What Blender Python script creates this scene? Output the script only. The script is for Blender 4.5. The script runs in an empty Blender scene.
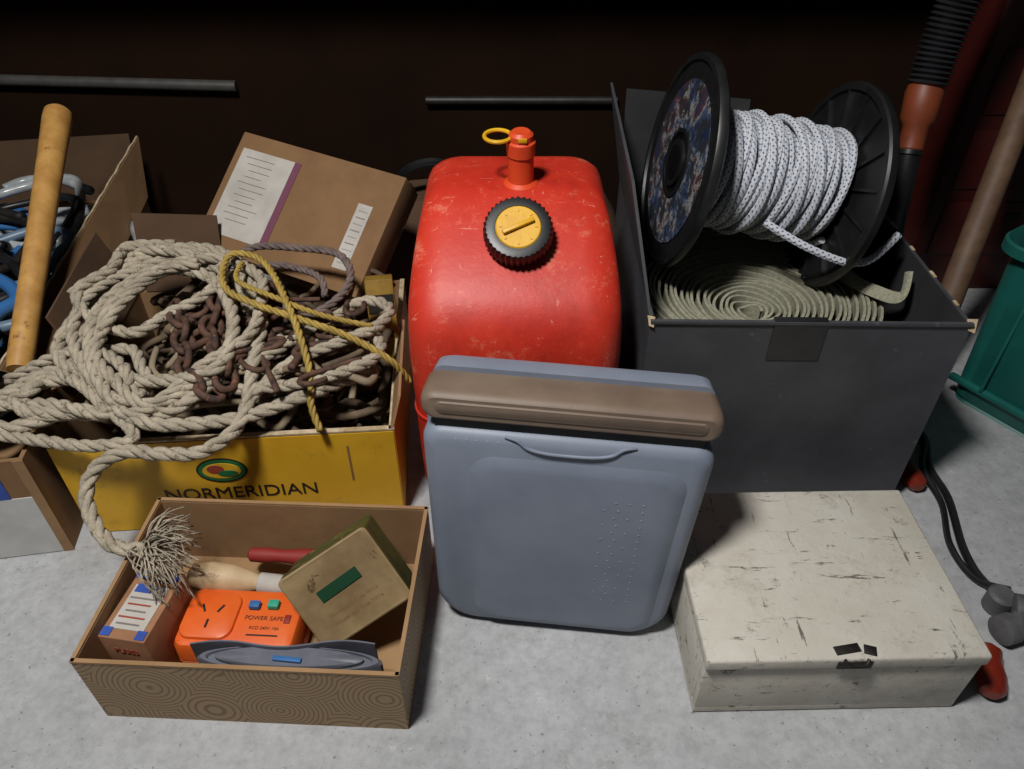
import bpy, bmesh, math, random
from mathutils import Vector, Matrix, noise, Euler
random.seed(7)
R = math.radians
scene = bpy.context.scene
scene.view_settings.view_transform = 'Standard'

# ---------------------------------------------------------------- materials
def lin(c):
    if isinstance(c, str):
        c = c.lstrip('#'); c = [int(c[i:i+2], 16)/255 for i in (0, 2, 4)]
    return tuple([(x/12.92 if x <= .04045 else ((x+.055)/1.055)**2.4) for x in c[:3]]+[1])

class NT:
    def __init__(s, name):
        s.m = bpy.data.materials.new(name); s.m.use_nodes = True
        s.t = s.m.node_tree; s.n = s.t.nodes; s.b = s.n['Principled BSDF']
        s.tc = s.n.new('ShaderNodeTexCoord')
    def new(s, t, **k):
        n = s.n.new(t)
        for a, v in k.items(): setattr(n, a, v)
        return n
    def link(s, a, b): s.t.links.new(a, b)
    def noise(s, scale, detail=5, rough=.6, co='Object', vec=None):
        n = s.new('ShaderNodeTexNoise'); n.inputs['Scale'].default_value = scale
        n.inputs['Detail'].default_value = detail; n.inputs['Roughness'].default_value = rough
        s.link(vec if vec else s.tc.outputs[co], n.inputs['Vector']); return n.outputs['Fac']
    def ramp(s, fac, stops):
        r = s.new('ShaderNodeValToRGB'); e = r.color_ramp.elements
        while len(e) < len(stops): e.new(.5)
        for i, (p, c) in enumerate(stops):
            e[i].position = p; e[i].color = lin(c) if not isinstance(c, tuple) or len(c) == 3 else c
        s.link(fac, r.inputs['Fac']); return r.outputs['Color']
    def mix(s, fac, a, b, mode='MIX'):
        m = s.new('ShaderNodeMix', data_type='RGBA', blend_type=mode)
        for sock, v in ((m.inputs[0], fac), (m.inputs[6], a), (m.inputs[7], b)):
            if isinstance(v, (int, float)): sock.default_value = v
            elif isinstance(v, (str, tuple)): sock.default_value = lin(v)
            else: s.link(v, sock)
        return m.outputs[2]
    def bump(s, h, strength=.3, dist=.002):
        b = s.new('ShaderNodeBump'); b.inputs['Strength'].default_value = strength
        b.inputs['Distance'].default_value = dist
        s.link(h, b.inputs['Height']); s.link(b.outputs['Normal'], s.b.inputs['Normal'])
    def col(s, c): s.link(c, s.b.inputs['Base Color'])
    def stretch(s, sc, rot):
        mp = s.new('ShaderNodeMapping'); mp.inputs['Scale'].default_value = sc; mp.inputs['Rotation'].default_value = rot
        s.link(s.tc.outputs['Object'], mp.inputs['Vector']); return mp.outputs['Vector']

def mat(name, c1, c2=None, scale=25, rough=.6, bump=0, bscale=80, metal=0, lo=.35, hi=.65, dist=.002, c3=None, s3=60, t3=.66, spec=.5, coat=0):
    t = NT(name); t.b.inputs['Roughness'].default_value = rough; t.b.inputs['Metallic'].default_value = metal
    t.b.inputs['Specular IOR Level'].default_value = spec
    t.b.inputs['Coat Weight'].default_value = coat
    if c2:
        c = t.ramp(t.noise(scale), [(lo, c1), (hi, c2)])
        if c3:
            f = t.ramp(t.noise(s3, 8, .7), [(t3, '#000000'), (t3+.04, '#ffffff')])
            c = t.mix(f, c, c3)
        t.col(c)
    else: t.b.inputs['Base Color'].default_value = lin(c1)
    if bump: t.bump(t.noise(bscale), bump, dist)
    return t.m

# ---------------------------------------------------------------- mesh builder
class MB:
    def __init__(s, name):
        s.name = name; s.bm = bmesh.new(); s.uv = s.bm.loops.layers.uv.new('UVMap'); s.mats = []; s.M = Matrix()
    def mi(s, m):
        if m not in s.mats: s.mats.append(m)
        return s.mats.index(m)
    def geo(s, vs, fs, m, M=None, smooth=True, uvs=None):
        T = s.M @ M if M is not None else s.M
        bv = [s.bm.verts.new(T @ Vector(v)) for v in vs]; k = s.mi(m)
        for i, f in enumerate(fs):
            try: fc = s.bm.faces.new([bv[j] for j in f])
            except ValueError: continue
            fc.material_index = k; fc.smooth = smooth
            if uvs:
                for l, u in zip(fc.loops, uvs[i]): l[s.uv].uv = u
    def tmp(s, b, m, M=None, smooth=False):
        b.verts.index_update()
        s.geo([v.co.copy() for v in b.verts], [[v.index for v in f.verts] for f in b.faces], m, M, smooth); b.free()
    def box(s, c, size, m, rot=(0, 0, 0), bev=0, seg=2, M=None, smooth=None):
        b = bmesh.new(); bmesh.ops.create_cube(b, size=1)
        for v in b.verts: v.co = Vector((v.co.x*size[0], v.co.y*size[1], v.co.z*size[2]))
        if bev: bmesh.ops.bevel(b, geom=list(b.edges), offset=bev, segments=seg, affect='EDGES', profile=.5)
        T = Matrix.Translation(c) @ Euler(rot).to_matrix().to_4x4()
        s.tmp(b, m, (M @ T) if M is not None else T, bool(bev) and seg > 2 if smooth is None else smooth)
    def quad(s, pts, m, th=0.0, M=None):
        pts = [Vector(p) for p in pts]; n = (pts[1]-pts[0]).cross(pts[2]-pts[0]).normalized()*th
        k = len(pts)
        if th == 0: s.geo(pts, [list(range(k))], m, M, False); return
        vs = pts+[p+n for p in pts]
        fs = [list(range(k))[::-1], list(range(k, 2*k))]+[[i, (i+1) % k, k+(i+1) % k, k+i] for i in range(k)]
        s.geo(vs, fs, m, M, False)
    def tube(s, pts, r, m, seg=8, M=None, caps=True, closed=False, flat=1.0):
        pts = [Vector(p) for p in pts]; n = len(pts)
        rs = r if isinstance(r, (list, tuple)) else [r]*n
        fr = frames(pts, closed); vs = []; fs = []; uvs = []; L = 0; Ls = []
        for i, p in enumerate(pts):
            if i: L += (pts[i]-pts[i-1]).length
            Ls.append(L); t, a, b = fr[i]
            for j in range(seg):
                an = 2*math.pi*j/seg; vs.append(p+a*math.cos(an)*rs[i]+b*math.sin(an)*rs[i]*flat)
        for i in range(n if closed else n-1):
            i2 = (i+1) % n
            for j in range(seg):
                j2 = (j+1) % seg
                fs.append([i*seg+j, i*seg+j2, i2*seg+j2, i2*seg+j])
                l2 = Ls[i2] if i2 else L
                uvs.append([(j/seg, Ls[i]), ((j+1)/seg, Ls[i]), ((j+1)/seg, l2), (j/seg, l2)])
        if caps and not closed:
            fs.append(list(range(seg))[::-1]); uvs.append([(0, 0)]*seg)
            fs.append([(n-1)*seg+j for j in range(seg)]); uvs.append([(0, L)]*seg)
        s.geo(vs, fs, m, M, True, uvs)
    def rope(s, ctrl, r, m, pitch=None, strands=3, seg=6, M=None, step=None, closed=False):
        pitch = pitch or r*7; step = step or pitch/10
        pts = resample(spline(ctrl, closed=closed), step); fr = frames(pts, False)
        for k in range(strands):
            sp = []
            for i, p in enumerate(pts):
                an = 2*math.pi*(i*step/pitch+k/strands); t, a, b = fr[i]
                sp.append(p+(a*math.cos(an)+b*math.sin(an))*r*.5)
            s.tube(sp, r*.56, m, seg=seg, M=M)
    def lathe(s, prof, m, seg=40, M=None, smooth=True):
        vs = []; fs = []; n = len(prof)
        for (r, z) in prof:
            for j in range(seg):
                a = 2*math.pi*j/seg; vs.append((r*math.cos(a), r*math.sin(a), z))
        for i in range(n-1):
            for j in range(seg):
                j2 = (j+1) % seg; fs.append([i*seg+j, i*seg+j2, (i+1)*seg+j2, (i+1)*seg+j])
        fs.append(list(range(seg))[::-1]); fs.append([(n-1)*seg+j for j in range(seg)])
        s.geo(vs, fs, m, M, smooth)
    def loft(s, rings, m, M=None, smooth=True, caps=True):
        n = len(rings[0]); vs = [p for r in rings for p in r]; fs = []
        for i in range(len(rings)-1):
            for j in range(n):
                j2 = (j+1) % n; fs.append([i*n+j, i*n+j2, (i+1)*n+j2, (i+1)*n+j])
        if caps:
            fs.append(list(range(n))[::-1]); fs.append([(len(rings)-1)*n+j for j in range(n)])
        s.geo(vs, fs, m, M, smooth)
    def text(s, body, size, M, m, ex=0.0003):
        cu = bpy.data.curves.new('t', 'FONT'); cu.body = body; cu.size = size; cu.extrude = ex; cu.align_x = 'CENTER'; cu.align_y = 'CENTER'
        o = bpy.data.objects.new('t', cu); scene.collection.objects.link(o)
        dg = bpy.context.evaluated_depsgraph_get(); me = o.evaluated_get(dg).to_mesh()
        s.geo([v.co.copy() for v in me.vertices], [list(p.vertices) for p in me.polygons], m, M, False)
        o.evaluated_get(dg).to_mesh_clear(); bpy.data.objects.remove(o); bpy.data.curves.remove(cu)
    def done(s, auto=35):
        bmesh.ops.recalc_face_normals(s.bm, faces=s.bm.faces)
        co = [v.co for v in s.bm.verts]
        c = Vector(((min(v.x for v in co)+max(v.x for v in co))/2, (min(v.y for v in co)+max(v.y for v in co))/2, min(v.z for v in co)))
        bmesh.ops.translate(s.bm, verts=s.bm.verts, vec=-c)
        me = bpy.data.meshes.new(s.name); s.bm.to_mesh(me); s.bm.free()
        for m in s.mats: me.materials.append(m)
        if auto: me.set_sharp_from_angle(angle=R(auto))
        o = bpy.data.objects.new(s.name, me); scene.collection.objects.link(o); o.location = c
        return o

def spline(P, n=12, closed=False):
    P = [Vector(p) for p in P]; out = []; k = len(P)
    for i in range(k if closed else k-1):
        g = (lambda j: P[j % k]) if closed else (lambda j: P[max(0, min(k-1, j))])
        p0, p1, p2, p3 = g(i-1), g(i), g(i+1), g(i+2)
        for q in range(n):
            t = q/n
            out.append(.5*((2*p1)+(-p0+p2)*t+(2*p0-5*p1+4*p2-p3)*t*t+(-p0+3*p1-3*p2+p3)*t**3))
    if not closed: out.append(P[-1])
    else: out.append(P[0])
    return out
def resample(pts, step):
    out = [pts[0]]; acc = 0
    for a, b in zip(pts, pts[1:]):
        d = (b-a).length
        if d < 1e-9: continue
        while acc+d >= step:
            t = (step-acc)/d; a = a.lerp(b, t); out.append(a.copy()); d = (b-a).length; acc = 0
            if d < 1e-9: break
        acc += d
    return out
def frames(pts, closed):
    n = len(pts); T = []
    for i in range(n):
        if closed: t = pts[(i+1) % n]-pts[i-1]
        else: t = pts[min(n-1, i+1)]-pts[max(0, i-1)]
        T.append(t.normalized() if t.length > 1e-9 else Vector((0, 0, 1)))
    a = T[0].orthogonal().normalized(); out = []
    for t in T:
        a = (a-t*a.dot(t))
        a = a.normalized() if a.length > 1e-6 else t.orthogonal().normalized()
        out.append((t, a, t.cross(a)))
    return out
def rrect(w, h, r, n=8, cx=0, cy=0, rt=None):
    out = []; m_ = min(w/2-1e-4, h/2-1e-4)
    for qx, qy, a0 in ((1, 1, 0), (-1, 1, 90), (-1, -1, 180), (1, -1, 270)):
        q = min(m_, rt if (rt is not None and qy > 0) else r)
        for i in range(n+1):
            a = R(a0+90*i/n); out.append((cx+qx*(w/2-q)+q*math.cos(a), cy+qy*(h/2-q)+q*math.sin(a)))
    return out
def frameM(o, x, y, z):
    x, y, z = Vector(x), Vector(y), Vector(z)
    return Matrix(((x.x, y.x, z.x, o[0]), (x.y, y.y, z.y, o[1]), (x.z, y.z, z.z, o[2]), (0, 0, 0, 1)))
def axisM(o, z, up=(0, 0, 1)):
    z = Vector(z).normalized(); x = Vector(up).cross(z)
    x = x.normalized() if x.length > 1e-4 else Vector((1, 0, 0)); y = z.cross(x)
    return frameM(o, x, y, z)
def yawM(x, y, z, a): return Matrix.Translation((x, y, z)) @ Matrix.Rotation(R(a), 4, 'Z')

# ---------------------------------------------------------------- material set
def concrete():
    t = NT('concrete'); t.b.inputs['Roughness'].default_value = .75
    a = t.ramp(t.noise(3, 8, .6), [(.3, '#a0a1a2'), (.7, '#b8b9ba')])
    b = t.ramp(t.noise(60, 8, .75), [(.35, '#b9b9b9'), (.6, '#ffffff')])
    c = t.mix(.45, a, b, 'MULTIPLY')
    sp = t.ramp(t.noise(150, 3, .5), [(.66, '#000000'), (.70, '#ffffff')])
    c = t.mix(t.mix(.7, '#000000', sp), c, '#6f6d67')
    sp2 = t.ramp(t.noise(14, 10, .8), [(.56, '#000000'), (.70, '#ffffff')])
    c = t.mix(t.mix(.7, '#000000', sp2), c, '#858581')
    sp3 = t.ramp(t.noise(30, 10, .8, vec=t.stretch((1, 1, 1), (0, 0, 1))), [(.62, '#000000'), (.66, '#ffffff')])
    c = t.mix(t.mix(.5, '#000000', sp3), c, '#d2d2d0')
    t.col(c); t.bump(t.noise(45, 8, .65), .22, .002); return t.m
def cardboard(name, a='#7d5c3c', b='#94704b', dark=1):
    t = NT(name); t.b.inputs['Roughness'].default_value = .85
    c = t.ramp(t.noise(9, 6), [(.3, a), (.7, b)])
    st = t.ramp(t.noise(70, 9, .8), [(.6, '#000000'), (.75, '#888888')])
    c = t.mix(st, c, '#5a4128')
    st = t.ramp(t.noise(7, 9, .8), [(.52, '#000000'), (.66, '#777777')])
    c = t.mix(st, c, '#4e3a26'); t.col(c); t.bump(t.noise(50, 6), .15, .002); return t.m
M_conc = concrete()
M_card = cardboard('cardboard_brown', '#775839', '#8d6a46')
M_card_in = cardboard('cardboard_inner', '#8a6947', '#a28059')
M_card_edge = mat('cardboard_torn_edge', '#c9b79a', '#a08966', 60, .9)
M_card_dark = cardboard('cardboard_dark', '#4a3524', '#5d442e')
def yellowprint():
    t = NT('yellow_print'); t.b.inputs['Roughness'].default_value = .6
    c = t.ramp(t.noise(9, 6), [(.3, '#d6a21c'), (.7, '#e8b52b')])
    st = t.ramp(t.noise(16, 11, .8), [(.56, '#000000'), (.66, '#ffffff')])
    c = t.mix(t.mix(.5, '#000000', st), c, '#8d6c2a')
    st = t.ramp(t.noise(3, 11, .8, vec=t.stretch((12, 12, 60), (0, .1, 0))), [(.64, '#000000'), (.68, '#ffffff')])
    c = t.mix(t.mix(.6, '#000000', st), c, '#7b6536')
    t.col(c); t.bump(t.noise(40, 8), .25, .002); return t.m
M_yel = yellowprint()
M_dyel = mat('dirty_yellow_print', '#7a5d1a', '#957526', 30, .7)
M_blk = mat('black_print', '#1c1912')
M_redp = mat('red_print', '#97402f')
M_grnp = mat('green_print', '#1d6b3a')
M_bluep = mat('blue_print', '#27408f', '#2f55a8', 20, .6)
M_white = mat('white_print', '#b9b8b4', '#cfcec9', 14, .7, .1, c3='#9b9488', s3=50, t3=.68)
M_label = mat('paper_label', '#aca69d', '#beb8b0', 20, .8)
M_ink = mat('label_ink', '#77706a')
M_purple = mat('purple_stripe', '#6f3a50')
M_dkgray = mat('charcoal_card', '#3b3c40', '#47484c', 14, .55, .25, 30, c3='#56565a', s3=40, t3=.64)
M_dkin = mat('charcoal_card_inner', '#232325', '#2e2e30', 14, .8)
M_tape = mat('black_tape', '#1b1b1d', '#242426', 60, .3)
def redplastic():
    t = NT('red_plastic'); t.b.inputs['Roughness'].default_value = .48
    c = t.ramp(t.noise(7, 6, .6), [(.3, '#bb281a'), (.7, '#ce3a25')])
    sc = t.ramp(t.noise(14, 13, .88), [(.56, '#000000'), (.61, '#ffffff')])
    c = t.mix(t.mix(.5, '#000000', sc), c, '#e08a70')
    for s_, r_ in (((8, 60, 30), (.2, 0, .5)), ((50, 7, 30), (0, .3, .3)), ((60, 40, 7), (0, .2, .1))):
        sx = t.ramp(t.noise(1.3, 9, .8, vec=t.stretch(s_, r_)), [(.63, '#000000'), (.66, '#ffffff')])
        c = t.mix(t.mix(.7, '#000000', sx), c, '#e8a28b')
    dk = t.ramp(t.noise(5, 9, .75), [(.36, '#ffffff'), (.5, '#000000')])
    c = t.mix(t.mix(.5, '#000000', dk), c, '#8d2016')
    t.col(c); t.bump(t.noise(20, 9, .72), .5, .002); return t.m
M_red = redplastic()
M_orange = mat('orange_plastic', '#dd5a1c', '#e56a28', 15, .45)
M_orange2 = mat('red_orange_plastic', '#cf421c', '#d84e26', 15, .45)
M_dorange = mat('dull_orange_plastic', '#6d3219', '#7e3b1f', 30, .5)
M_capyel = mat('yellow_plastic', '#cf9a12', '#e0ae20', 30, .45, .2, 90, c3='#8a6512', s3=60)
M_capblk = mat('black_plastic', '#141414', '#1e1e1f', 40, .4)
M_case = mat('slate_blue_plastic', '#747c8b', '#808896', 10, .5, .12, 300, c3='#8f97a4', s3=120, t3=.7, dist=.0008)
M_case_d = mat('slate_blue_panel', '#717988', '#7d8593', 10, .5, .12, 300, dist=.0008)
M_brown = mat('taupe_plastic', '#6b594b', '#796757', 12, .55, .1, 200)
M_slot = mat('slot_shadow_plastic', '#0e0e11')
def whitewood():
    t = NT('chipped_white_paint'); t.b.inputs['Roughness'].default_value = .65
    c = t.ramp(t.noise(7, 9, .7), [(.3, '#bab3a5'), (.7, '#d0cbc0')])
    st = t.ramp(t.noise(10, 12, .85), [(.52, '#000000'), (.66, '#ffffff')])
    c = t.mix(t.mix(.55, '#000000', st), c, '#8d8575')
    st = t.ramp(t.noise(26, 12, .85), [(.59, '#000000'), (.63, '#ffffff')])
    c = t.mix(t.mix(.8, '#000000', st), c, '#5c5246')
    for sc, ro, th in (((9, 55, 40), .5, .61), ((60, 8, 30), .2, .62), ((14, 70, 20), 1.9, .62)):
        s2 = t.ramp(t.noise(1.2, 8, .75, vec=t.stretch(sc, (0, 0, ro))), [(th, '#000000'), (th+.03, '#ffffff')])
        c = t.mix(t.mix(.85, '#000000', s2), c, '#4b4239')
    t.col(c); t.bump(t.noise(40, 10, .75), .6, .003); return t.m
M_wbox = whitewood()
M_wedge = mat('bare_wood_edge', '#a79474', '#c2b08e', 30, .7)
M_rust = mat('rusty_iron', '#3a2a22', '#67493a', 60, .8, .6, 150, .15, c3='#7d5138', s3=90, t3=.6)
M_iron = mat('blackened_iron', '#191614', '#2b2622', 60, .6, .4, 150, .3)
M_rope = mat('natural_rope', '#9c917e', '#bcb09b', 40, .9, .9, 350, dist=.003, c3='#7a6d58', s3=90, t3=.58)
M_yrope = mat('yellow_poly_rope', '#937a36', '#af9446', 60, .6, .5, 400)
M_grope = mat('old_grey_rope', '#5c4f4d', '#7a6a62', 60, .9, .6, 300)
M_twine = mat('dark_twine', '#44362a', '#77654f', 20, .9, .6, 300)
M_twine2 = mat('pale_twine', '#85765f', '#9c8c74', 20, .9, .6, 300)
M_wood = mat('wood_handle', '#a8793c', '#c39450', 30, .5, .1, 60, c3='#7a5527', s3=14, t3=.62)
M_pole = mat('dark_wood_pole', '#5b4433', '#6f5541', 30, .6)
M_teal = mat('teal_plastic', '#195a53', '#1d665e', 10, .45)
M_hose = mat('hose_rubber', '#1a1a1c', '#26262a', 30, .45)
M_metal = mat('dull_metal', '#34322f', '#403e3b', 40, .5, metal=.6)
M_grey = mat('grey_painted_tube', '#42403d', '#4d4b48', 40, .5)
M_fit = mat('grey_pvc', '#4d4c4e', '#615f61', 40, .6, .2)
M_redbrown = mat('red_brown_plastic', '#6e2010', '#842a18', 40, .35)
M_gold = mat('old_tin_gold', '#7f6848', '#a28a64', 12, .5, .2, 50, .1, c3='#5a452b', s3=18, t3=.60)
M_tingrn = mat('old_tin_green', '#3f4c2c', '#666637', 18, .45, .2, 50, .25, c3='#8f7b48', s3=40, t3=.58)
M_tapegrn = mat('green_embossed_tape', '#0b3c22')
M_strap = mat('grey_strap', '#585a63', '#686a74', 20, .45)
M_blue = mat('blue_plastic', '#2c639c')
M_greenbtn = mat('green_button', '#2f9d7f')
M_cream = mat('cream_wood', '#b89b74', '#cdb48f', 20, .6, c3='#80623f', s3=30, t3=.6)
M_redh = mat('red_handle', '#8a2822')
M_wall = mat('dark_wall', '#1d1109', '#26170d', 3, .95, spec=.1)
M_clear = mat('cloudy_plastic', '#8f9496', '#b5babb', 25, .25)
M_pblue = mat('pale_blue_hose', '#566b80', '#6b8094', 20, .4)
M_tan = mat('tan_orange_card', '#8b6043', '#9f7352', 25, .8)

def shoepattern():
    t = NT('shoebox_print'); t.b.inputs['Roughness'].default_value = .6
    v = t.new('ShaderNodeTexVoronoi'); v.inputs['Scale'].default_value = 12; t.link(t.tc.outputs['Object'], v.inputs['Vector'])
    m = t.new('ShaderNodeMath', operation='MULTIPLY'); m.inputs[1].default_value = 95; t.link(v.outputs['Distance'], m.inputs[0])
    s_ = t.new('ShaderNodeMath', operation='SINE'); t.link(m.outputs[0], s_.inputs[0])
    c = t.ramp(s_.outputs[0], [(.2, '#a08561'), (.9, '#7b5f41')])
    t.col(c); return t.m
M_shoe = shoepattern()
def braid():
    t = NT('braided_white_rope'); t.b.inputs['Roughness'].default_value = .8
    sx = t.new('ShaderNodeSeparateXYZ'); t.link(t.tc.outputs['UV'], sx.inputs[0])
    def M(op, a, b):
        n = t.new('ShaderNodeMath', operation=op)
        for i, v in enumerate((a, b)):
            if v is None: continue
            if isinstance(v, (int, float)): n.inputs[i].default_value = v
            else: t.link(v, n.inputs[i])
        return n.outputs[0]
    U = M('MULTIPLY', sx.outputs[0], 4); V = M('MULTIPLY', sx.outputs[1], 110)
    a = M('FRACT', M('ADD', U, V), None); b = M('FRACT', M('SUBTRACT', V, U), None)
    f = M('MULTIPLY', M('LESS_THAN', a, .3), M('LESS_THAN', b, .42))
    br = M('MULTIPLY', M('ABSOLUTE', M('SUBTRACT', a, .5), None), M('ABSOLUTE', M('SUBTRACT', b, .5), None))
    c = t.mix(f, '#c0c3c9', '#2a3a66'); t.col(c); t.bump(br, .8, .003); return t.m
M_braid = braid()
def webbing():
    t = NT('webbing_strap'); t.b.inputs['Roughness'].default_value = .85
    w = t.new('ShaderNodeTexWave'); w.inputs['Scale'].default_value = 60; w.inputs['Distortion'].default_value = 2
    t.link(t.tc.outputs['UV'], w.inputs['Vector'])
    c = t.ramp(w.outputs['Fac'], [(.2, '#7d7b68'), (.8, '#aaa78f')])
    c = t.mix(.5, c, t.ramp(t.noise(200), [(.3, '#6b6957'), (.7, '#bdbaa3')])); t.col(c)
    t.bump(t.noise(500), .6, .002); return t.m
M_web = webbing()
def spoollabel():
    t = NT('worn_spool_label'); t.b.inputs['Roughness'].default_value = .6
    c = t.ramp(t.noise(17, 5, .7), [(.36, '#17223d'), (.44, '#3c4a66'), (.5, '#8b8a88'), (.54, '#54302c'), (.62, '#1d2949')])
    n = t.ramp(t.noise(40, 8, .8), [(.48, '#000000'), (.53, '#ffffff')])
    t.col(t.mix(n, c, '#26272b')); return t.m
M_spl = spoollabel()

# ---------------------------------------------------------------- room
b = MB('floor'); b.box((0, .8, -.02), (4.4, 4.0, .04), M_conc); b.done()
b = MB('wall_back'); b.box((0, 1.62, 1.0), (4.4, .04, 2.0), M_wall)
b.box((0, 1.43, .84), (4.0, .34, .025), M_wall)
for x in (-1.7, 1.7): b.box((x, 1.57, .74), (.04, .06, .18), M_wall)
b.done()

# ---------------------------------------------------------------- shoebox
def openbox(b, w, d, h, mo, mi_, th=.004, M=None):
    def slab(x0, y0, x1, y1): b.box(((x0+x1)/2, (y0+y1)/2, h/2), (x1-x0, y1-y0, h), mo, M=M)
    slab(0, 0, w, th); slab(0, d-th, w, d); slab(0, th, th, d-th); slab(w-th, th, w, d-th)
    b.box((w/2, d/2, th/2), (w-2*th, d-2*th, th), mi_, M=M)
    e = .0012; hz = (h+th)/2; hh = h-th-.001
    b.box((w/2, th+e/2, hz), (w-2*th, e, hh), mi_, M=M); b.box((w/2, d-th-e/2, hz), (w-2*th, e, hh), mi_, M=M)
    b.box((th+e/2, d/2, hz), (e, d-2*th-2*e, hh), mi_, M=M); b.box((w-th-e/2, d/2, hz), (e, d-2*th-2*e, hh), mi_, M=M)
    return b
b = MB('shoebox')
Ms = yawM(-.497, .452, 0, -2.6); openbox(b, .372, .245, .122, M_shoe, M_card_in, .0035, Ms)
for (c, s_) in (((.186, .0018, .123), (.372, .005, .003)), ((.186, .2432, .123), (.372, .005, .003)), ((.0018, .1225, .123), (.005, .245, .003)), ((.3702, .1225, .123), (.005, .245, .003))):
    b.box(c, s_, M_card_in, M=Ms)
b.done()

b = MB('small_parts_carton')
Mc = yawM(-.454, .540, .006, -9)
b.box((0, 0, .05), (.060, .10, .10), M_tan, bev=.002, M=Mc)
b.box((0, -.006, .1005), (.044, .062, .0008), M_label, M=Mc)
b.box((-.008, .020, .1012), (.022, .012, .0008), M_bluep, M=Mc)
for x in (-.022, .022):
    for y in (-.042, .040): b.box((x, y, .1008), (.012, .012, .0008), M_bluep, M=Mc)
for i in range(5): b.box((-.002, .006-.009*i, .1012), (.034-.004*(i % 3), .0022, .0006), M_redp if i % 2 else M_ink, M=Mc)
b.text('FUSES', .012, Mc @ frameM((0, -.0505, .075), (1, 0, 0), (0, 0, 1), (0, -1, 0)), M_redp)
b.done()

b = MB('power_safety_switch')
Mo = yawM(-.345, .548, .006, -3)
rings = []
for z, w, d, r in ((0, .146, .082, .012), (.004, .152, .088, .014), (.024, .154, .090, .014), (.0245, .151, .087, .013), (.0265, .151, .087, .013), (.027, .154, .090, .014), (.050, .152, .088, .014), (.056, .146, .082, .012), (.058, .138, .074, .01)):
    rings.append([(x, y, z) for x, y in rrect(w, d, r)])
b.loft(rings, M_orange, Mo)
rings = [[(x, y, z) for x, y in rrect(w, w, .016, cx=-.038)] for z, w in ((.057, .068), (.062, .066), (.0635, .062))]
b.loft(rings, M_orange, Mo)
for x, y, a in ((-.049, .008, 28), (-.027, .008, -28), (-.038, -.014, 0)):
    b.box((x, y, .0638), (.0028, .012, .001), M_slot, (0, 0, R(a)), M=Mo)
b.box((.014, .016, .062), (.014, .010, .009), M_blue, bev=.0015, M=Mo)
b.box((.038, .018, .062), (.014, .011, .009), M_greenbtn, bev=.0015, M=Mo)
b.box((.060, .0, .0585), (.008, .012, .003), M_redh, bev=.001, M=Mo)
b.text('POWER SAFE', .0085, Mo @ Matrix.Translation((.030, .0, .0583)), M_blk)
b.text('RCD 240V 10A', .006, Mo @ Matrix.Translation((.034, -.014, .0583)), M_blk)
b.box((.034, -.024, .0583), (.04, .002, .0005), M_blk, M=Mo)
for x in (-.066, .066):
    for y in (-.034, .034): b.lathe([(.0028, .0), (.0028, .0015), (.0015, .0018)], M_capblk, 12, Mo @ Matrix.Translation((x, y, .0555)))
b.done()

n = Vector((.06, -.84, .54)).normalized(); h = Vector((0, 0, 1)).cross(n).normalized()
w = n.cross(h)
ca, sa = math.cos(R(31)), math.sin(R(31)); ax = h*ca+w*sa; ay = -h*sa+w*ca
b = MB('old_tin_box'); Mt = frameM((-.205, .550, .120), ax, ay, n)
rings = [[(x, y, z) for x, y in rrect(w_, d_, .006)] for z, w_, d_ in ((-.072, .118, .098), (-.070, .122, .102), (-.022, .122, .102))]
b.loft(rings, M_tingrn, Mt)
rings = [[(x, y, z) for x, y in rrect(w_, d_, .007)] for z, w_, d_ in ((-.024, .125, .105), (-.021, .128, .108), (-.004, .128, .108))]
b.loft(rings, M_tingrn, Mt)
rings = [[(x, y, z) for x, y in rrect(w_, d_, .007)] for z, w_, d_ in ((-.004, .128, .108), (-.001, .128, .108), (.0, .124, .104), (-.0006, .120, .100))]
b.loft(rings, M_gold, Mt)
b.box((-.002, .010, .0005), (.058, .015, .0014), M_tapegrn, (0, 0, R(2)), M=Mt)
for i in range(2): b.text('Household Fuse Wire', .008, Mt @ Matrix.Translation((0, -.018-.012*i, -.0006)), M_card)
b.done()

def ribbon(b, pts, h, th, m, M=None, up=Vector((0, 0, 1))):
    pts = [Vector(p) for p in pts]; up = Vector(up); fr = frames(pts, False); vs = []; fs = []; uvs = []
    for i, p in enumerate(pts):
        t = fr[i][0]; s_ = t.cross(up).normalized()*th/2
        vs += [p-s_, p+s_, p+s_+up*h, p-s_+up*h]
    for i in range(len(pts)-1):
        for j in range(4):
            fs.append([i*4+j, i*4+(j+1) % 4, (i+1)*4+(j+1) % 4, (i+1)*4+j]); uvs.append([(j/4, i*.05), ((j+1)/4, i*.05), ((j+1)/4, i*.05+.05), (j/4, i*.05+.05)])
    b.geo(vs, fs, m, M, False, uvs)
b = MB('plastic_strapping_coil')
def ell(r, z): return [(-.262+.110*r*math.cos(2*math.pi*i/56), .475+.0165*r*math.sin(2*math.pi*i/56)-.004*r*math.cos(2*math.pi*i/56), z) for i in range(56)]
b.loft([ell(.97, .006), ell(1, .009), ell(1, .088), ell(.96, .092), ell(.9, .092), ell(.88, .088)], M_strap)
b.loft([ell(.80, .086), ell(.80, .094), ell(.74, .096), ell(.3, .096)], M_strap)
ribbon(b, [(-.38+.0115*i, .488+.004*math.sin(i*.5), .006) for i in range(20)], .096, .002, M_strap)
b.box((-.262, .470, .098), (.034, .006, .004), M_blue, (0, 0, R(-6)), bev=.001)
b.done()
b = MB('paint_brush')
Mb = axisM((-.425, .615, .060), (1, -.05, -.12))
b.lathe([(.006, -.01), (.016, -.004), (.021, .02), (.020, .05), (.014, .075), (.010, .085)], M_cream, 24, Mb)
b.lathe([(.012, .084), (.014, .086), (.014, .11), (.011, .13), (.004, .135)], M_label, 20, Mb)
b.done()
b = MB('screwdriver')
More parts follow.
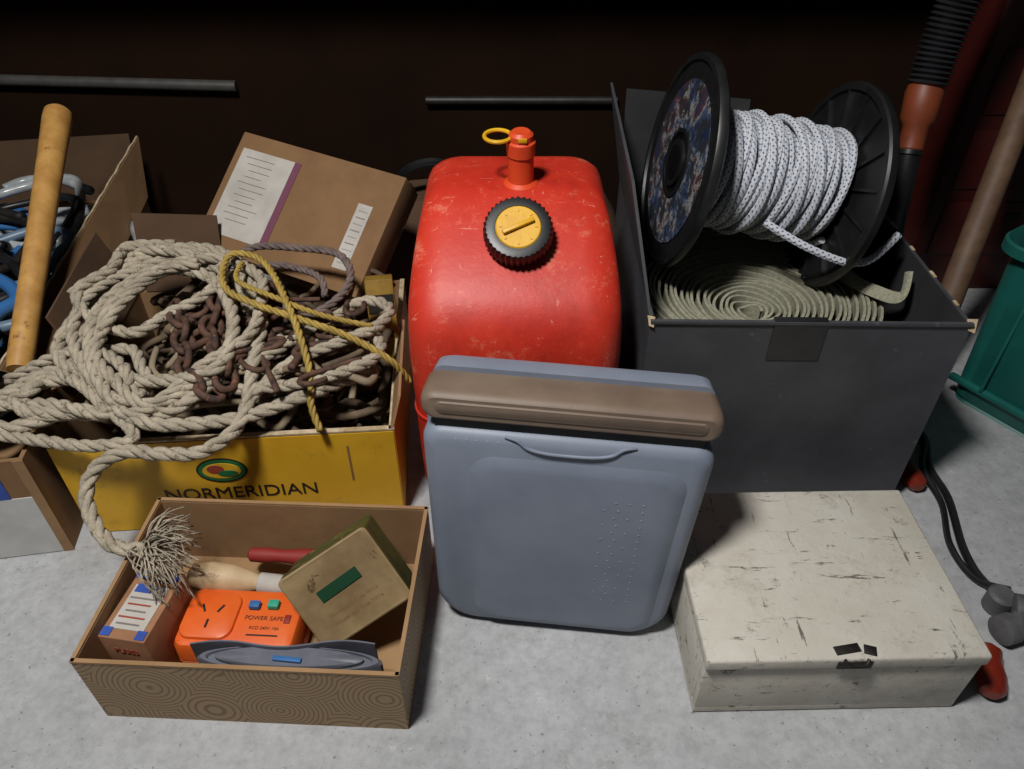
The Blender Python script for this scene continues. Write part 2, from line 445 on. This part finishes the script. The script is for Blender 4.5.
Mb = axisM((-.32, .655, .05), (1, -.1, .05))
b.lathe([(.004, -.05), (.010, -.045), (.011, -.02), (.009, .0), (.012, .03), (.012, .045), (.006, .05)], M_redh, 12, Mb)
b.lathe([(.003, .05), (.003, .10), (.001, .105)], M_metal, 10, Mb)
b.done()

# ---------------------------------------------------------------- white wooden box
b = MB('wooden_box'); W, D, H = .322, .250, .118
Mw = Matrix.Translation((.222, .456, 0)) @ Matrix.Rotation(R(1.2), 4, 'Z')
b.box((W/2, D/2, .008), (W, D, .012), M_wbox, bev=.001, M=Mw)
b.box((W/2, .006, .053), (W, .012, .094), M_wbox, bev=.0015, M=Mw)
b.box((W/2, D-.006, .053), (W, .012, .094), M_wbox, bev=.0015, M=Mw)
b.box((.006, D/2, .053), (.012, D-.025, .094), M_wbox, bev=.0015, M=Mw)
b.box((W-.006, D/2, .053), (.012, D-.025, .094), M_wbox, bev=.0015, M=Mw)
b.box((W/2, D/2, .1012), (W-.004, D-.004, .003), M_wedge, M=Mw)
b.box((W/2, D/2-.001, .1125), (W+.004, D+.006, .019), M_wbox, bev=.0035, seg=3, M=Mw)
b.box((W*.52, -.0050, .112), (.040, .0025, .013), M_iron, bev=.001, M=Mw)
b.box((W*.50, .009, .1224), (.030, .011, .002), M_iron, (0, 0, .15), bev=.0006, M=Mw)
b.box((W*.58, .007, .1224), (.014, .012, .002), M_iron, (0, 0, -.3), bev=.0006, M=Mw)
b.tube(spline([(W*.52-.014, -.004, .1225), (W*.52-.008, -.010, .119), (W*.52+.008, -.010, .119), (W*.52+.014, -.004, .1225)]), .002, M_iron, 6, Mw)
b.done()

# ---------------------------------------------------------------- grey plastic case
b = MB('plastic_carry_case')
Mk = Matrix.Translation((.050, .570, .004)) @ Matrix.Rotation(R(-5.5), 4, 'Z') @ Matrix.Rotation(R(-5), 4, 'X') @ Matrix.Rotation(R(1.6), 4, 'Y')
def xz(w, hgt, r, y, cz, cx=0, n=8, rt=None):
    return [((x)*(1.0+.34*z), y, z) for x, z in rrect(w, hgt, r, n, cx, cz, rt)]
b.loft([xz(.27, .330, .035, .082, .180, rt=.02), xz(.288, .348, .042, .079, .180, rt=.024), xz(.296, .358, .046, .072, .181, rt=.026), xz(.298, .362, .048, .045, .182, rt=.028), xz(.298, .362, .048, .040, .182, rt=.028), xz(.293, .352, .046, .0395, .178, rt=.026), xz(.293, .352, .046, .037, .178, rt=.026)], M_case, Mk)
fh = .321; fz = .1625
b.loft([xz(.293, fh, .046, .038, fz, rt=.020), xz(.298, fh+.002, .048, .0365, fz, rt=.022), xz(.299, fh+.003, .05, .016, fz, rt=.022), xz(.296, fh-.001, .049, .008, fz, rt=.021), xz(.288, fh-.010, .047, .003, fz, rt=.018), xz(.274, fh-.026, .042, 0, fz, rt=.014)], M_case, Mk)
b.loft([xz(.232, .286, .030, .001, .152, .014), xz(.214, .266, .026, -.004, .150, .014), xz(.20, .250, .022, -.005, .150, .014)], M_case_d, Mk)
# lid behind the band
b.loft([xz(.262, .022, .010, .080, .362), xz(.280, .028, .013, .073, .362), xz(.284, .028, .013, .052, .362)], M_case, Mk)
# band: solid rounded cap wrapping the front and both ends
zc = .3525
b.loft([xz(.286, .028, .012, .056, zc+.002), xz(.294, .034, .014, .052, zc), xz(.2965, .036, .015, .022, zc), xz(.2955, .036, .015, .012, zc), xz(.291, .033, .014, .006, zc), xz(.282, .026, .010, .003, zc)], M_brown, Mk)
b.loft([xz(.270, .018, .008, .004, zc+.001), xz(.262, .013, .006, .0015, zc+.001)], M_brown, Mk)
b.box((.0, .020, .329), (.30, .020, .016), M_slot, M=Mk)
b.box((.0, .024, .3295), (.292, .030, .010), M_slot, M=Mk)
pts = [(-.070, .003, .320), (-.056, .000, .318), (-.044, -.001, .309), (-.025, -.002, .305), (0, -.002, .304), (.03, -.002, .305), (.05, -.001, .309), (.062, .000, .318), (.076, .003, .320)]
b.tube(spline(pts, 6), .0020, M_case, 8, Mk)
for cx in (.05, .066, .094):
    for i in range(15): b.lathe([(.0015, 0), (.0012, .0004), (.0005, .0006)], M_case, 8, Mk @ axisM((cx+.012*(i % 2 == 0)*(cx < .09), -.005, .075+.012*i), (0, -1, 0)))
for i in range(5):
    for k in range(3): b.lathe([(.0016, 0), (.001, .0006)], M_case, 8, Mk @ axisM((-.125+.012*i, .001, .312-.009*k), (0, -1, .2)))
for x in (-.1, .1): b.box((x, .045, .0), (.03, .05, .006), M_case_d, bev=.002, M=Mk)
b.done()

# ---------------------------------------------------------------- fuel can
b = MB('fuel_can')
secs = [(0, .118, .81, 1.10, .03), (.006, .128, .797, 1.112, .035), (.02, .136, .787, 1.12, .04), (.05, .140, .78, 1.125, .042), (.12, .1415, .778, 1.127, .042), (.2, .142, .777, 1.127, .042), (.29, .1435, .779, 1.128, .042),
        (.325, .143, .784, 1.127, .044), (.350, .1420, .795, 1.126, .046), (.372, .1395, .815, 1.124, .048), (.392, .1365, .842, 1.120, .048), (.410, .1330, .872, 1.116, .048), (.426, .1285, .900, 1.110, .045), (.438, .1225, .926, 1.102, .042), (.446, .114, .945, 1.092, .038), (.451, .103, .960, 1.08, .034), (.453, .088, .975, 1.068, .03)]
b.loft([[(x, y, z) for x, y in rrect(hw*2, y1-y0, r, 8, 0.004, (y0+y1)/2)] for z, hw, y0, y1, r in secs], M_red)
pts = [(x, y, .19) for x, y in rrect(.285, .3515, .044, 8, 0.004, .952)]
b.tube(pts, .0022, M_red, 6, closed=True)
cz = Vector((0, -.60, .80)).normalized(); co = Vector((.008, .894, .409)); Mp = axisM(co, cz)
b.lathe([(.052, -.012), (.050, .006), (.044, .012), (.036, .015), (.036, .024)], M_red, 40, Mp)
def gear(r0, r1, z, n=36): return [((r0 if i % 2 else r1)*math.cos(math.pi*i/n), (r0 if i % 2 else r1)*math.sin(math.pi*i/n), z) for i in range(2*n)]
b.loft([gear(.040, .0415, .018), gear(.0425, .0455, .021), gear(.0425, .0455, .043), gear(.0405, .042, .047), gear(.036, .0365, .048), gear(.030, .030, .048), gear(.030, .030, .044)], M_capblk, Mp, smooth=False)
b.lathe([(.0295, .042), (.0295, .047), (.028, .0485), (.0, .0485)], M_capyel, 40, Mp)
b.box((0, 0, .0515), (.044, .0065, .006), M_capyel, (0, 0, R(25)), bev=.0015, M=Mp)
for a in range(0, 360, 45): b.box((.023*math.cos(R(a)), .023*math.sin(R(a)), .0492), (.004, .002, .001), M_capyel, (0, 0, R(a)), M=Mp)
Mv = axisM((.012, .985, .450), (.0, -.08, 1))
b.lathe([(.026, -.006), (.024, .004), (.018, .008), (.0175, .045), (.0195, .046), (.0195, .064), (.0165, .066), (.0165, .074), (.012, .078)], M_orange2, 28, Mv)
b.box((.002, -.0165, .072), (.012, .003, .006), M_capyel, bev=.001, M=Mv)
ring = [(-.031+.018*math.cos(2*math.pi*i/28), .002+.018*math.sin(2*math.pi*i/28), .070) for i in range(28)]
b.tube(ring, .0028, M_capyel, 8, Mv, closed=True)
b.done()

# ---------------------------------------------------------------- charcoal box with spool
b = MB('cardboard_box')
Mx = Matrix.Translation((.182, .812, 0)) @ Matrix.Rotation(R(-1), 4, 'Z'); W, D, H = .420, .44, .338
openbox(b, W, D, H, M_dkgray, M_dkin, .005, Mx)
b.quad([(0, .03, H), (0, D, H), (-.03, D, H+.165), (-.03, .10, H+.15)], M_dkgray, .004, Mx)
b.quad([(0, D, H), (W*.5, D, H), (W*.5, D+.03, H+.13), (0, D+.02, H+.15)], M_dkin, .004, Mx)
b.box((W/2, .0, H), (W, .006, .004), M_dkgray, M=Mx)
b.quad([(W-.004, .000, H-.010), (W+.004, -.003, H-.012), (W+.008, .008, H+.003), (W-.006, .008, H+.003)], M_card_edge, .002, Mx)
b.quad([(-.002, -.002, H-.006), (.004, -.003, H-.008), (.006, .006, H+.003), (-.004, .008, H+.004)], M_card_edge, .002, Mx)
for i in range(5): b.box((W-.001, .05+.075*i, H+.0005), (.004, .012+.005*(i % 2), .0015), M_card_edge, M=Mx)
b.box((W*.47, -.0012, H-.030), (.07, .0012, .06), M_tape, M=Mx)
b.box((W*.47, .004, H+.0025), (.07, .010, .0012), M_tape, M=Mx)
b.done()

b = MB('webbing_coil')
for k, (zz, cx, cy, r1) in enumerate(((.007, .385, 1.02, .185), (.095, .39, 1.015, .185), (.185, .378, 1.007, .190))):
    pts = []; turns = 20; N = turns*56
    for i in range(N):
        a = 2*math.pi*i/56; f = i/N; r = .015+(r1-.015)*f+.0015*math.sin(a*1.3+k)
        pts.append((cx-.02+.02*f+r*math.cos(a), cy-.07*(1-f)+r*math.sin(a), zz+.003*math.sin(a*2.1+i*.01)))
    ribbon(b, pts, .085, .0042, M_web)
b.tube(spline([(.50, 1.14, .275), (.52, 1.03, .280), (.55, .97, .285), (.570, .93, .30), (.580, .95, .33)]), .010, M_web, 6, flat=.3)
b.done()

b = MB('rope_spool')
A = Vector((.246, 1.072, .444)); B = Vector((.492, 1.086, .398)); ax_ = (B-A).normalized(); L = (B-A).length
Mz = axisM(A, ax_)
Rr = .154
def flange(z0, sgn):
    pr = [(.02, 0), (Rr-.012, 0), (Rr-.010, -.004), (Rr-.002, -.004), (Rr, 0), (Rr, .008), (Rr-.003, .011), (Rr-.012, .011), (Rr-.014, .006), (.02, .006)]
    if sgn < 0: pr = [(r, -z) for r, z in pr]
    b.lathe(pr, M_capblk, 64, Mz @ Matrix.Translation((0, 0, z0)))
flange(0, 1); flange(L, -1)
b.lathe([(.118, -.0015), (.118, -.0008), (.05, -.0008), (.05, -.0015)], M_spl, 64, Mz)
b.lathe([(.034, -.006), (.034, .02), (.026, .02), (.026, -.006)], M_capblk, 32, Mz)
b.lathe([(.05, -.0018), (.05, -.004), (.044, -.004), (.044, -.0018)], M_capblk, 32, Mz)
for i in range(16):
    a = 2*math.pi*i/16
    for z in (.0085, L-.0085, L+.002): b.box((.098*math.cos(a), .098*math.sin(a), z), (.085, .004, .005), M_capblk, (0, 0, a), M=Mz)
b.lathe([(.060, .006), (.060, L-.006)], M_braid, 40, Mz)
rr = .0056
def wind(rad, z0, z1, turns, jit, ph=0, rev=False, wob=0):
    pts = []; N = int(turns*36)
    for i in range(N):
        a = 2*math.pi*i/36+ph; f = i/N; z = z0+(z1-z0)*f+jit*math.sin(a*.37+ph)+wob*math.sin(a+ph*2)
        z = max(.014, min(L-.014, z))
        pts.append((rad*math.cos(a), rad*math.sin(a)*(-1 if rev else 1), z))
    b.tube(pts, rr, M_braid, 8, Mz)
wind(.064, .016, L-.016, 19, .001)
wind(.073, L-.018, .018, 18, .003, 1.1, wob=.004)
wind(.081, .02, L-.05, 11, .008, 2.0, True, .012)
wind(.082, L-.015, .05, 7, .004, .4, wob=.010)
wind(.087, .05, L-.03, 4, .010, 2.6, True, .016)
b.tube(spline([(.37, .998, .385), (.42, .965, .366), (.47, .950, .350), (.50, .952, .344), (.53, .965, .346), (.565, .985, .372)]), rr*1.05, M_braid, 8)
b.done()

# ---------------------------------------------------------------- yellow produce box
b = MB('cardboard_box')
My = Matrix.Translation((-.638, .738, 0)) @ Matrix.Rotation(R(4.3), 4, 'Z'); W, D, H = .472, .40, .18
openbox(b, W, D, H, M_card, M_card_in, .005, My)
b.box((W/2, -.0008, H/2), (W, .0012, H-.004), M_yel, M=My)
b.box((W+.0008, D/2, H/2), (.0012, D, H-.004), M_yel, M=My)
b.box((W/2, .003, H+.001), (W, .008, .003), M_card_edge, M=My)
b.box((W-.002, D/2, H+.001), (.008, D, .003), M_card_edge, M=My)
FM = lambda x, z: My @ frameM((x, -.0018, z), (1, 0, 0), (0, 0, 1), (0, -1, 0))
b.text('NORMERIDIAN', .033, FM(.24, .072), M_blk, .0004)
def disc(b, M, rx, ry, m, n=32):
    b.geo([(rx*math.cos(2*math.pi*i/n), ry*math.sin(2*math.pi*i/n), 0) for i in range(n)]+[(rx*math.cos(2*math.pi*i/n), ry*math.sin(2*math.pi*i/n), .0006) for i in range(n)],
          [list(range(n, 2*n))]+[[i, (i+1) % n, n+(i+1) % n, n+i] for i in range(n)], m, M, False)
disc(b, FM(.222, .120), .036, .024, M_blk); disc(b, FM(.222, .120) @ Matrix.Translation((0, 0, .0006)), .033, .021, M_grnp); disc(b, FM(.222, .120) @ Matrix.Translation((0, 0, .0012)), .027, .015, M_yel); disc(b, FM(.214, .124) @ Matrix.Translation((0, 0, .0018)), .012, .008, M_redp)
disc(b, FM(.23, .115) @ Matrix.Translation((0, 0, .0019)), .014, .006, M_grnp)
b.box((.405, -.0016, .12), (.003, .0008, .07), M_card, M=My)
b.quad([(W-.004, .0, H), (W-.004, .20, H), (W+.010, .20, H+.05), (W+.010, .02, H+.045)], M_card_in, .004, My)
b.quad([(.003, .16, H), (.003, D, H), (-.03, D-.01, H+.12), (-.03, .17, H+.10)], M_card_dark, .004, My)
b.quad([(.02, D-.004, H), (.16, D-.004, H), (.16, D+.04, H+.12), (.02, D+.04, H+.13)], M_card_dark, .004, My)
b.done()

a_ = Vector((.91, -.40, -.085)).normalized(); b_ = Vector((.30, .72, .64)); b_ = (b_-a_*b_.dot(a_)).normalized(); n_ = a_.cross(b_)
Mq = frameM((-.372, 1.195, .305), a_, b_, n_)
b = MB('shipping_carton')
W, Hh, T = .335, .225, .065
b.box((0, 0, -T/2), (W, Hh, T), M_card, bev=.002, M=Mq)
b.box((-.098, .0, .0005), (.110, .165, .001), M_label, M=Mq)
b.box((-.036, .0, .0007), (.013, .165, .001), M_purple, M=Mq)
for i in range(11): b.box((-.110+.004*(i % 3), .068-.012*i, .0012), (.060-.008*(i % 4), .0012, .0004), M_ink, M=Mq)
b.box((.118, -.015, .0006), (.028, .12, .001), M_label, M=Mq)
for i in range(9): b.box((.118, .032-.012*i, .0012), (.018, .002 if i % 2 else .001, .0004), M_ink, M=Mq)
b.box((0, Hh/2+.0004, -T/2), (W, .0006, .03), M_card_in, M=Mq)
b.done()
b = MB('hardware_packet')
Mh_ = Matrix.Translation((-.208, 1.00, .165)) @ Matrix.Rotation(R(10), 4, 'Z') @ Matrix.Rotation(R(-20), 4, 'X')
b.box((0, 0, .045), (.045, .04, .13), M_dyel, bev=.003, M=Mh_); b.box((0, -.0206, .07), (.041, .001, .03), M_blk, M=Mh_); b.box((0, -.0206, .02), (.03, .001, .012), M_blk, M=Mh_)
b.done()

# ---------------------------------------------------------------- ropes
b = MB('rope_bundle')
RR = .0088
main = [(-.20, .86, .22), (-.27, .80, .23), (-.34, .76, .225), (-.40, .74, .225), (-.47, .73, .23), (-.53, .75, .235), (-.60, .76, .225), (-.67, .74, .215), (-.715, .755, .215), (-.71, .79, .225), (-.64, .815, .235), (-.56, .80, .245), (-.50, .77, .245), (-.535, .76, .25), (-.59, .84, .27), (-.605, .93, .285),
        (-.545, .995, .305), (-.455, .975, .305), (-.398, .885, .29), (-.40, .80, .27), (-.48, .79, .255), (-.60, .82, .245), (-.655, .865, .25), (-.645, .93, .27), (-.60, 1.02, .295), (-.526, 1.065, .305), (-.44, 1.04, .30), (-.372, .93, .28), (-.36, .83, .26), (-.362, .745, .225), (-.405, .706, .205), (-.46, .70, .205), (-.505, .705, .205), (-.540, .690, .195), (-.553, .665, .175), (-.540, .635, .155), (-.505, .602, .141), (-.458, .596, .138)]
b.rope(main, .0098, M_rope)
def loop(cx, cy, cz, rx, ry, rot, tilt, n=10, j=.012, start=0, turns=1.0, seed=0):
    rnd = random.Random(seed); out = []
    for i in range(int(n*turns)+1):
        a = start+2*math.pi*i/n; x = rx*math.cos(a)*(1+rnd.uniform(-.1, .1)); y = ry*math.sin(a)*(1+rnd.uniform(-.1, .1))
        X = cx+x*math.cos(rot)-y*math.sin(rot); Y = cy+x*math.sin(rot)+y*math.cos(rot)
        out.append((X+rnd.uniform(-j, j), Y+rnd.uniform(-j, j), cz+tilt*(Y-cy)+rnd.uniform(-j*.4, j*.4)))
    return out
b.rope(loop(-.50, .90, .272, .115, .15, .3, .22, seed=1, turns=1.9, j=.02), RR, M_rope)
b.rope(loop(-.47, .88, .285, .10, .12, -.5, .25, seed=2, turns=1.3, start=2, j=.022), RR, M_rope)
b.rope(loop(-.54, .97, .298, .10, .085, .5, .2, seed=9, turns=1.3, start=1, j=.02), RR, M_rope)
b.rope(loop(-.60, .80, .235, .085, .05, .2, .2, seed=3, turns=1.8, start=1, j=.016), RR, M_rope)
b.rope([(-.73, .80, .21), (-.66, .83, .237), (-.60, .80, .245), (-.55, .76, .24), (-.50, .722, .215), (-.56, .715, .205), (-.64, .725, .208), (-.73, .745, .203)], RR, M_rope)
b.rope([(-.73, .84, .215), (-.64, .86, .25), (-.57, .84, .262), (-.52, .79, .255), (-.54, .745, .235), (-.62, .765, .235), (-.72, .775, .222)], RR, M_rope)
b.rope([(-.36, .77, .235), (-.31, .83, .255), (-.24, .87, .265), (-.195, .90, .27), (-.185, .945, .27), (-.225, .965, .27), (-.275, .92, .265), (-.33, .86, .26), (-.38, .82, .25)], RR, M_rope)
b.rope([(-.38, .79, .24), (-.30, .795, .245), (-.23, .82, .25), (-.19, .86, .25), (-.21, .90, .25), (-.29, .88, .25), (-.36, .90, .25)], RR, M_rope)
rnd = random.Random(5)
for i in range(130):
    s0 = Vector((-.462, .597, .138))+Vector((rnd.uniform(-.008, .008), rnd.uniform(-.008, .008), rnd.uniform(-.008, .008)))
    d = Vector((rnd.uniform(.2, 1), rnd.uniform(-.9, .9), rnd.uniform(-.3, .5))).normalized(); l = rnd.uniform(.03, .075)
    e = s0+d*l; e.z -= rnd.uniform(.0, .03); mpt = s0+d*l*.5+Vector((rnd.uniform(-.014, .014), rnd.uniform(-.014, .014), rnd.uniform(0, .014)))
    b.tube(spline([s0, mpt, e], 4), rnd.uniform(.0006, .0013), M_rope, 4)
b.done(None)

b = MB('yellow_rope')
b.rope([(-.262, .752, .198), (-.275, .775, .225), (-.279, .81, .262), (-.312, .88, .312), (-.37, .98, .328), (-.42, 1.0, .332), (-.428, .965, .325), (-.41, .92, .318), (-.36, .895, .308), (-.286, .872, .295), (-.232, .865, .275), (-.175, .85, .245), (-.150, .855, .20)], .0052, M_yrope, step=.003)
b.rope([(-.405, .985, .325), (-.40, .94, .322), (-.34, .905, .316), (-.27, .885, .298), (-.20, .89, .275)], .0042, M_yrope, step=.003)
b.done(None)
b = MB('grey_rope')
b.rope([(-.47, 1.05, .27), (-.42, 1.075, .30), (-.34, 1.065, .305), (-.27, 1.035, .31), (-.245, .98, .30), (-.27, .93, .285), (-.32, .91, .275), (-.34, .95, .28)], .0062, M_grope, step=.004)
b.rope([(-.45, 1.03, .27), (-.38, 1.02, .30), (-.33, 1.01, .30), (-.29, .98, .30), (-.28, .95, .285)], .0055, M_grope, step=.004)
b.done(None)

b = MB('tangled_twine'); rnd = random.Random(11)
for i in range(120):
    cx, cy = rnd.uniform(-.55, -.24), rnd.uniform(.84, 1.06); lvl = rnd.uniform(.03, .24)
    rr_ = rnd.uniform(.03, .075); p = []
    ph = rnd.uniform(0, 6.28)
    for k in range(9):
        a = ph+k*.8
        x = min(-.20, max(-.60, cx+rr_*1.3*math.cos(a)+rnd.uniform(-.02, .02))); y = min(1.10, max(.785, cy+rr_*math.sin(a)+rnd.uniform(-.02, .02)))
        p.append((x, y, max(.02, lvl+rnd.uniform(-.02, .02))))
    b.tube(spline(p, 5), rnd.uniform(.004, .008), M_twine if i % 3 else M_twine2, 6)
b.done(None)

def chain(b, ctrl, ll, wr, m):
    pts = resample(spline(ctrl), ll*.68); fr = frames(pts, False)
    for i, p in enumerate(pts):
        t, a, c = fr[i]; ang = (math.pi/2)*(i % 2)+.3
        s_ = a*math.cos(ang)+c*math.sin(ang); link = []
        for q in range(16):
            an = 2*math.pi*q/16; link.append(p+t*(ll/2*math.cos(an))+s_*(ll*.30*math.sin(an)*(1.15 if abs(math.cos(an)) < .8 else 1)))
        b.tube(link, wr, m, 7, closed=True)
b = MB('rusty_chain')
chain(b, [(-.50, .93, .275), (-.475, .885, .275), (-.455, .83, .265), (-.43, .785, .255), (-.385, .765, .245)], .040, .0052, M_rust)
chain(b, [(-.44, .97, .285), (-.435, .92, .28), (-.43, .87, .272), (-.40, .83, .265), (-.39, .79, .255)], .040, .0052, M_rust)
rnd = random.Random(21)
for i in range(24):
    c = Vector((rnd.uniform(-.50, -.24), rnd.uniform(.81, .98), 0)); c.z = .262+.12*(c.y-.85); a = rnd.uniform(0, 6.28); d = Vector((math.cos(a), math.sin(a), rnd.uniform(-.2, .2))); e = Vector((-d.y, d.x, rnd.uniform(-.3, .3)))
    l = rnd.uniform(.03, .06)
    b.tube(spline([c-d*l, c, c+d*l*.7, c+d*l+e*.012, c+d*l*.8+e*.026, c+d*l*.3+e*.026], 6), rnd.uniform(.0035, .0055), M_rust, 8)
b.done(None)

# ---------------------------------------------------------------- left box
b = MB('cardboard_box')
Ml = Matrix.Translation((-.652, .706, 0)) @ Matrix.Rotation(R(9.5), 4, 'Z') @ Matrix.Translation((-.55, 0, 0)); W, D, H = .55, .80, .188
openbox(b, W, D, H, M_card, M_card_in, .005, Ml)
b.box((W/2, -.0008, H*.32), (W, .0012, H*.62), M_white, M=Ml)
b.box((W/2-.02, -.0008, H*.80), (W-.04, .0012, H*.34), M_bluep, M=Ml)
b.box((W-.006, -.001, H/2), (.014, .0014, H), M_card_in, M=Ml)
F = [Vector(v) for v in ((W, .16, H), (W, D, H), (W+.02, D, H+.13), (W-.075, .17, H+.03))]
b.quad(F, M_card, .004, Ml)
b.tube([F[3]+(F[2]-F[3])*t/30+Vector((0, 0, .0015*math.sin(t*2.3))) for t in range(31)], .004, M_card_edge, 6, Ml, flat=.6)
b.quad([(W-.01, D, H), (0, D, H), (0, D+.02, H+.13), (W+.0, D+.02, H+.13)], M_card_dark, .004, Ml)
b.done()
b = MB('wooden_handle')
p0, p1 = Vector((-.715, .86, .23)), Vector((-.785, 1.30, .437)); d = (p1-p0)
Mh = axisM(p0-d*.02, d); Lh = d.length*1.03
b.lathe([(.016, 0), (.018, .02), (.019, Lh*.5), (.021, Lh*.8), (.023, Lh-.02), (.022, Lh-.006), (.017, Lh)], M_wood, 24, Mh)
b.done()
b = MB('hose_bundle'); rnd = random.Random(3)
for i in range(36):
    cx, cy = rnd.uniform(-.98, -.84), rnd.uniform(.92, 1.3)
    b.tube(spline(loop(cx, cy, .10+.005*i, .085, .13, rnd.uniform(0, 3), .08, seed=i+20, turns=1.3, j=.015), 6), rnd.uniform(.006, .013), [M_pblue, M_capblk, M_clear, M_capblk, M_iron, M_blue][i % 6], 8)
b.done(None)

# ---------------------------------------------------------------- right side
b = MB('storage_tub')
Mu = Matrix.Translation((.810, 1.062, 0)) @ Matrix.Rotation(R(-56), 4, 'Z')
rings = []
prof = [(.0, 0), (.004, -.004), (.012, .002), (.30, .014), (.302, .030), (.318, .030), (.321, .026), (.3, .010), (.03, -.006)]
for z, g in prof: rings.append([(x, y, z) for x, y in rrect(.34+2*g, .26+2*g, .03+g*.5, 6, .17, .13)])
b.loft(rings, M_teal, Mu)
for i in range(4): b.box((.05+.08*i, -.010, .17), (.006, .008, .24), M_teal, (R(-2), 0, 0), bev=.002, M=Mu)
b.box((.17, -.008, .045), (.36, .012, .012), M_teal, bev=.003, M=Mu)
b.done()
b = MB('wooden_pole')
p0, p1 = Vector((.742, 1.06, .012)), Vector((.937, 1.395, .585)); d = p1-p0
b.lathe([(.021, 0), (.022, .004), (.022, d.length-.004), (.02, d.length)], M_pole, 24, axisM(p0, d)); b.done()
b = MB('vacuum_hose')
path = resample(spline([(.655, 1.155, .34), (.655, 1.18, .40), (.658, 1.21, .45), (.662, 1.225, .50), (.670, 1.24, .58), (.685, 1.245, .68), (.72, 1.23, .85), (.78, 1.2, 1.1)]), .004)
seg1 = [p for p in path if p.z > .505]; rs = [.029+.0035*(1 if (i//1) % 2 else -1) for i in range(len(seg1))]
b.tube(seg1, rs, M_hose, 20)
c0 = Vector((.648, 1.185, .415)); c1 = Vector((.662, 1.228, .505)); Mc_ = axisM(c0, c1-c0); Lc = (c1-c0).length
b.lathe([(.017, 0), (.020, .004), (.020, Lc*.4), (.027, Lc*.5), (.029, Lc-.01), (.027, Lc)], M_dorange, 28, Mc_)
b.lathe([(.020, -.005), (.020, .002)], M_capblk, 20, Mc_)
b.tube(spline([(.649, 1.187, .418), (.648, 1.17, .36), (.655, 1.14, .2), (.665, 1.10, .06), (.68, 1.06, .02)]), .018, M_capblk, 14)
b.done()
b = MB('power_cable')
b.tube(spline([(.655, 1.02, .006), (.71, .95, .006), (.690, .87, .006), (.690, .80, .006), (.668, .70, .006), (.672, .64, .006), (.695, .60, .02)]), .006, M_capblk, 8)
b.tube(spline([(.665, .98, .006), (.70, .93, .018), (.672, .86, .014), (.675, .79, .006), (.652, .71, .006), (.660, .65, .006), (.690, .62, .02)]), .005, M_capblk, 8)
b.done()
b = MB('pipe_fitting')
b.lathe([(.012, 0), (.021, .004), (.021, .02), (.017, .024), (.017, .034), (.021, .038), (.021, .05), (.012, .054)], M_fit, 20, axisM((.674, .590, .022), (.5, -.2, .1)))
b.lathe([(.015, 0), (.018, .004), (.018, .03), (.014, .034)], M_fit, 20, axisM((.668, .605, .0), (0, 0, 1)))
b.lathe([(.012, 0), (.02, .004), (.02, .022), (.012, .028)], M_fit, 20, axisM((.640, .555, .021), (1, .3, .0)))
b.tube(spline([(.650, .558, .02), (.670, .566, .025), (.690, .590, .025)]), .012, M_fit, 12)
b.done()
b = MB('chisel_handle')
b.lathe([(.008, 0), (.015, .006), (.018, .025), (.015, .045), (.017, .062), (.010, .07)], M_redbrown, 20, axisM((.592, .468, .018), (.35, 1, .02))); b.done()
b = MB('chisel_handle')
b.lathe([(.008, 0), (.014, .006), (.016, .025), (.014, .05), (.010, .06)], M_redbrown, 20, axisM((.648, .815, .016), (-.1, 1, .0))); b.done()
b = MB('metal_pipe'); b.tube([(-1.35, 1.588, .41), (-.57, 1.588, .39)], .011, M_grey, 12); b.done()
b = MB('metal_pipe'); b.tube([(-.18, 1.590, .36), (.22, 1.590, .36)], .009, M_metal, 12); b.done()
b = MB('tool_chest'); Mr = mat('dark_red_paint', '#3c0e09', '#47130d', 10, .5)
b.box((1.12, 1.51, .30), (.52, .17, .60), Mr, bev=.01, seg=3)
for z in (.15, .3, .45): b.box((1.12, 1.424, z), (.46, .006, .12), Mr, bev=.002); b.box((1.12, 1.422, z+.03), (.2, .008, .015), M_metal, bev=.002)
b.done()
b = MB('canvas_bag')
for (x, y, sx, sy, sz) in ((-.16, 1.42, .26, .16, .24), (.12, 1.45, .24, .13, .20)):
    rings = []
    for i in range(10):
        f = i/9; k = math.sin(math.pi*(.12+.80*f))**.35
        rings.append([(x+px*k*(1+.06*math.sin(7*px/sx+f*9)), y+py*k, sz*f+.012*math.sin(px*40+f*3)*f) for px, py in rrect(sx, sy, .05, 6)])
    b.loft(rings, M_card_dark)
b.tube(spline([(-.24, 1.40, .235), (-.20, 1.38, .30), (-.13, 1.38, .31), (-.09, 1.40, .235)]), .010, M_capblk, 8)
b.done()

# ---------------------------------------------------------------- lights, world, camera
def area(name, loc, tgt, size, power, col=(1, 1, 1)):
    l = bpy.data.lights.new(name, 'AREA'); l.shape = 'DISK'; l.size = size; l.energy = power; l.color = col
    o = bpy.data.objects.new(name, l); scene.collection.objects.link(o); o.location = loc
    o.rotation_euler = (Vector(tgt)-Vector(loc)).to_track_quat('-Z', 'Y').to_euler(); return o
area('ceiling_lamp', (-.42, .18, 1.90), (0, .62, 0), .26, 35, (1, .985, .965))
w = bpy.data.worlds.new('World'); scene.world = w; w.use_nodes = True
w.node_tree.nodes['Background'].inputs[0].default_value = (.8, .88, 1, 1); w.node_tree.nodes['Background'].inputs[1].default_value = .03
cam = bpy.data.cameras.new('Camera'); co = bpy.data.objects.new('Camera', cam); scene.collection.objects.link(co)
cam.sensor_width = 36; cam.lens = 750/1024*36; cam.clip_start = .01
co.location = (0, 0, .9); co.rotation_euler = (R(90-39.5), 0, 0); scene.camera = co
